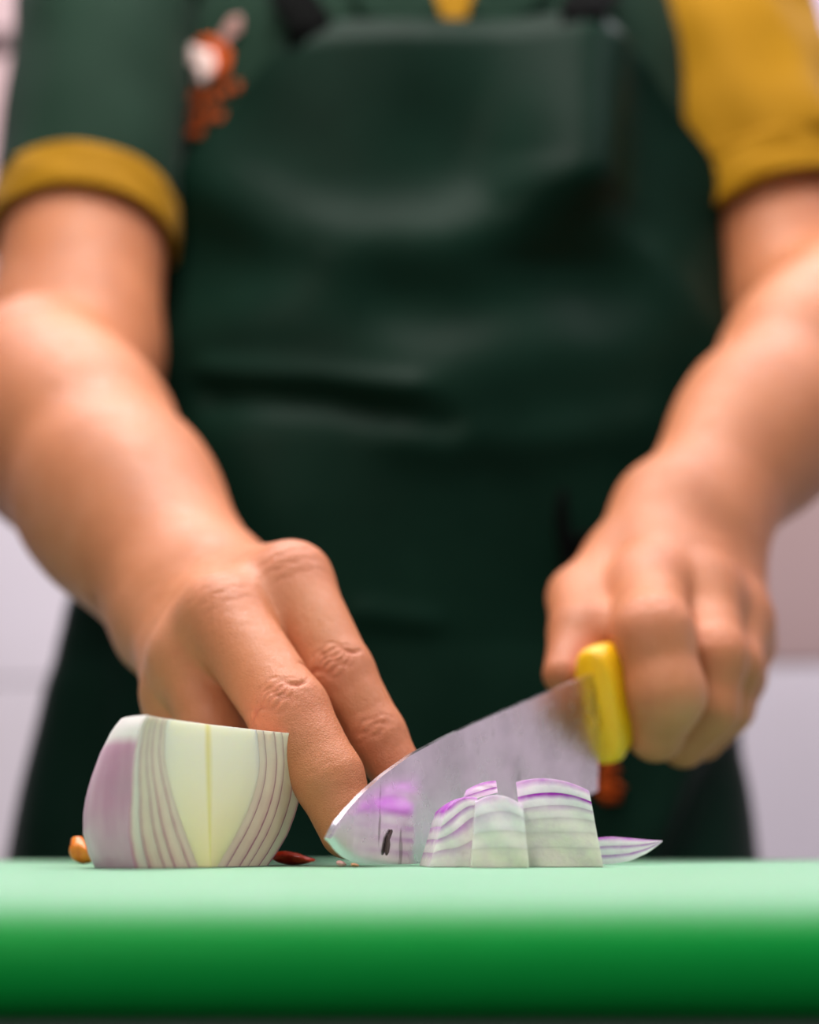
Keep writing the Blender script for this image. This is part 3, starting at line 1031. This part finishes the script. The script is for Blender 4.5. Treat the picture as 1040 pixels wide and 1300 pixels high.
# handle
rings = []
for s_, hw, c0, c1 in prof:
    ring = []
    for q in np.linspace(0, 2 * math.pi, 40, endpoint=False):
        cc, ss = math.cos(q), math.sin(q)
        bx = hw * math.copysign(abs(cc) ** .7, cc); cy_ = (c0 + c1) / 2 + (c1 - c0) / 2 * math.copysign(abs(ss) ** .75, ss)
        ring.append(H0 + hx * s_ + kn_ * bx + hu * cy_ - hx * (hu[2] * 0))
    rings.append(ring)
loft('handle', rings, M_handle, knife)['label'] = 'yellow plastic handle'

# ------------------------------------------------------------------ halved onion: nested layers round a core
OA = P(263, 1100, .45); OA[2] = ZB + .0003
TH_ = math.radians(50)
onion = empty('onion_half', OA, 'big halved pale purple onion standing cut face forward, beside the fingers', 'onion')
RO = .0396
gz = np.array([[0, .80], [.004, .875], [.010, .955], [.016, .99], [.021, 1.0], [.027, .985], [.034, .95], [.041, .89], [.048, .79]])


def onion_pt(s_, a, z):
    """s_ = share of the radius, a = angle from the right edge of the cut face round the back to its left edge"""
    g = np.interp(z, gz[:, 0], gz[:, 1])
    conv = max(0.0, 1 - z / .034) ** 1.6
    f = max(0.0, s_ - (1 - s_) * .95 * conv) if s_ < 1 else 1.0
    ed = a / math.pi
    flat = 1 - float(np.interp(z, [0, .021, .042], [.28, .22, .03])) * max(0.0, (ed - .60) / .40) ** 1.7
    r = RO * g * f * flat
    th = TH_ + a                         # angle 0 = +x
    k_ = (z - .02) / .022; shift = .0045 * k_ * s_ ** 3 - .0012 * k_ * (1 - s_)
    return np.array([OA[0] + shift + r * math.cos(th), OA[1] + r * math.sin(th), OA[2] + z])


def ztop(x, y): return .0435 - .034 * (x - OA[0]) - .012 * (y - OA[1])


LS = [1.0, .915, .815, .742, .635, .56]
for k_ in range(5):
    so, si = LS[k_], LS[k_ + 1] + .0002

    def f(u, v, w_, so=so, si=si):
        a = u * math.pi; zt = .0435
        for _ in range(4):
            p = onion_pt(lerp(si, so, v), a, zt * w_); q = onion_pt(lerp(si, so, v), a, zt); zt = ztop(q[0], q[1])
        return onion_pt(lerp(si, so, v), a, zt * w_)
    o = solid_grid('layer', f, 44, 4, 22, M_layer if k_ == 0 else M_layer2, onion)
    if k_ == 0: o['label'] = 'outer pale purple layer'


def fc(u, v, w_):
    a = u * math.pi
    q = onion_pt(LS[-1] * v, a, .0435); zt = ztop(q[0], q[1])
    # the core keeps a thin waist down to the root
    z = zt * w_
    r = onion_pt(LS[-1], a, z); c = np.array([OA[0] - .0012 * (z - .02) / .022, OA[1], OA[2] + z])
    th = TH_ + a; mn = c + np.array([math.cos(th), math.sin(th), 0]) * .003
    if (r - c) @ (mn - c) < .003 ** 2: r = mn
    return c + (r - c) * v


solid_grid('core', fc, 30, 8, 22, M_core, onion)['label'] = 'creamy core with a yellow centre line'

# ------------------------------------------------------------------ chopped pieces


def chopped(name, label, Y, foot_l, foot_r, top_l, top_r, bow, lays, depth, yaw, tones, group='chopped onion pieces', lean=.2, base_z=None):
    """a diced chunk: layers stacked from the foot up, seen from the front as a block with bowed layers"""
    bl, br, tl, tr = (P(*q, Y) for q in (foot_l, foot_r, top_l, top_r))
    if base_z is None:
        for q in (bl, br): q[2] = ZB + .0002
    dv = np.array([math.sin(yaw), math.cos(yaw), 0]) * depth
    t_ = empty(name, (*((bl + br) / 2)[:2], min(bl[2], br[2])), label, 'onion', group)
    n = len(lays) - 1
    for i in range(n):
        v0, v1 = lays[i] + (.0004 if i else 0), lays[i + 1]

        def f(u, v, w_, v0=v0, v1=v1):
            h_ = v0 + (v1 - v0) * v
            h_ = h_ + lean * (u - .5 + .2 * math.sin(5 * u + 5 * h_)) * h_ * (1 - h_)
            p = lerp(lerp(bl, br, u), lerp(tl, tr, u), h_)
            p = p + np.array([0, 0, bow * h_ * (1 - (2 * u - 1) ** 2)])
            jig = .0003 * math.sin(u * 7 + h_ * 9) + .0002 * math.sin(u * 13 + w_ * 7)
            p = p + dv * w_ + np.array([0, -1, 0]) * jig
            if h_ > 0.02: p = p + np.array([0, 0, -1]) * bow * .8 * h_ * (w_ - .35) ** 2
            # rounded upper corners
            return p
        tn, pu = tones[i]
        solid_grid('layer', f, 14, 4, 8, M_piece, t_, extra={'tone': tn, 'purple': pu})
    return t_


chopped('onion_chunk', 'largest chopped onion chunk with bright purple rings, beside the thin slice', .462, (668, 1098), (766, 1098), (655, 992), (748, 1003), .0024,
        [0, .22, .40, .56, .70, .84, 1.0], .026, .10, [(0, .03), (.1, .06), (.25, .12), (.5, .35), (.95, 1.0), (1, .7)])
chopped('onion_chunk', 'white middle onion chunk standing upright between two purple ringed chunks', .452, (598, 1100), (672, 1100), (604, 1017), (664, 1022), .0026,
        [0, .28, .52, .78, 1.0], .024, .02, [(0, .03), (.3, .05), (.75, .25), (1, .4)])
chopped('onion_chunk', 'purple veined onion chunk leaning by the knife blade next to white chunk', .462, (545, 1099), (600, 1099), (566, 1028), (606, 1012), .0016,
        [0, .30, .58, .80, 1.0], .020, -.15, [(.4, .45), (.55, .6), (.75, .75), (.9, 1.0)], lean=.9)
chopped('onion_chunk', 'small purple onion bit lying on top of the veined chunk', .474, (588, 1018), (632, 1006), (592, 1003), (630, 991), .0008,
        [0, .45, 1.0], .012, .0, [(.8, .9), (.9, .8)], base_z=1)

# thin crescent slice lying beyond the large chunk
cs = empty('onion_slice', (*P(800, 1096, .50)[:2], ZB), 'thin pointed onion slice with purple lines lying beside the largest chunk', 'onion', 'chopped onion pieces')
upp = [(752, 1064), (775, 1062), (800, 1064), (822, 1066), (841, 1067)]
lowp = [(752, 1097), (775, 1097.2), (800, 1093), (822, 1083), (841, 1069)]
UP = [P(*q, .5) for q in resample(upp, 20)]; LW = [P(*q, .5) for q in resample(lowp, 20)]
for q in LW: q[2] = max(q[2], ZB + .0003)
for i in range(3):
    def f(u, v, w_, i=i):
        k_ = u * 19; a = int(min(k_, 18)); t = k_ - a
        up, lo_ = lerp(UP[a], UP[a + 1], t), lerp(LW[a], LW[a + 1], t)
        h_ = (i + v) / 3
        return lerp(lo_, up, h_) + np.array([.2, 1, 0]) * .006 * w_ * (1 - .8 * u)
    solid_grid('layer', f, 22, 3, 2, M_piece, cs, extra={'tone': .9, 'purple': .85})


def scrap(name, px, py, Y, rx, ry, rz, mat, label, cat, rot=0.0):
    c = P(px, py, Y); c[2] = ZB
    import bmesh
    b = bmesh.new(); bmesh.ops.create_icosphere(b, subdivisions=3, radius=1.0)
    for v in b.verts:
        d = 1 + .14 * math.sin(v.co.x * 5 + px) + .10 * math.sin(v.co.y * 7 + v.co.z * 4)
        x, y = v.co.x * rx * d, v.co.y * ry * d
        v.co = Vector((x, y, (v.co.z + 1) * rz * (1 - .35 * v.co.x) * .5 + .0001))
    me = bpy.data.meshes.new(name); b.to_mesh(me); b.free(); me.materials.append(mat)
    me.polygons.foreach_set('use_smooth', np.ones(len(me.polygons), bool))
    o = bpy.data.objects.new(name, me); S.collection.objects.link(o); o.location = Vector(c); o.rotation_euler = (0, 0, rot)
    return tag(o, label, cat)


scrap('pepper_scrap', 372, 1096, .50, .0075, .005, .0042, M_red, 'small red vegetable scrap on the board behind the halved onion', 'vegetable scrap')
scrap('carrot_scrap', 106, 1090, .52, .0045, .005, .0088, M_org, 'small orange vegetable scrap behind the outer side of the halved onion', 'vegetable scrap')
k = NT('pale_scrap', 0.3); k.color(lin(226, 176, 176)); 
scrap('onion_scrap', 434, 1098, .468, .0016, .002, .0018, k.m, 'tiny pink onion scrap under the tip of the blade', 'onion')
k = NT('tan_scrap', 0.3); k.color(lin(222, 160, 120))
scrap('onion_scrap', 451, 1098, .464, .0013, .0018, .0011, k.m, 'tiny tan onion scrap just past the tip of the blade', 'onion')
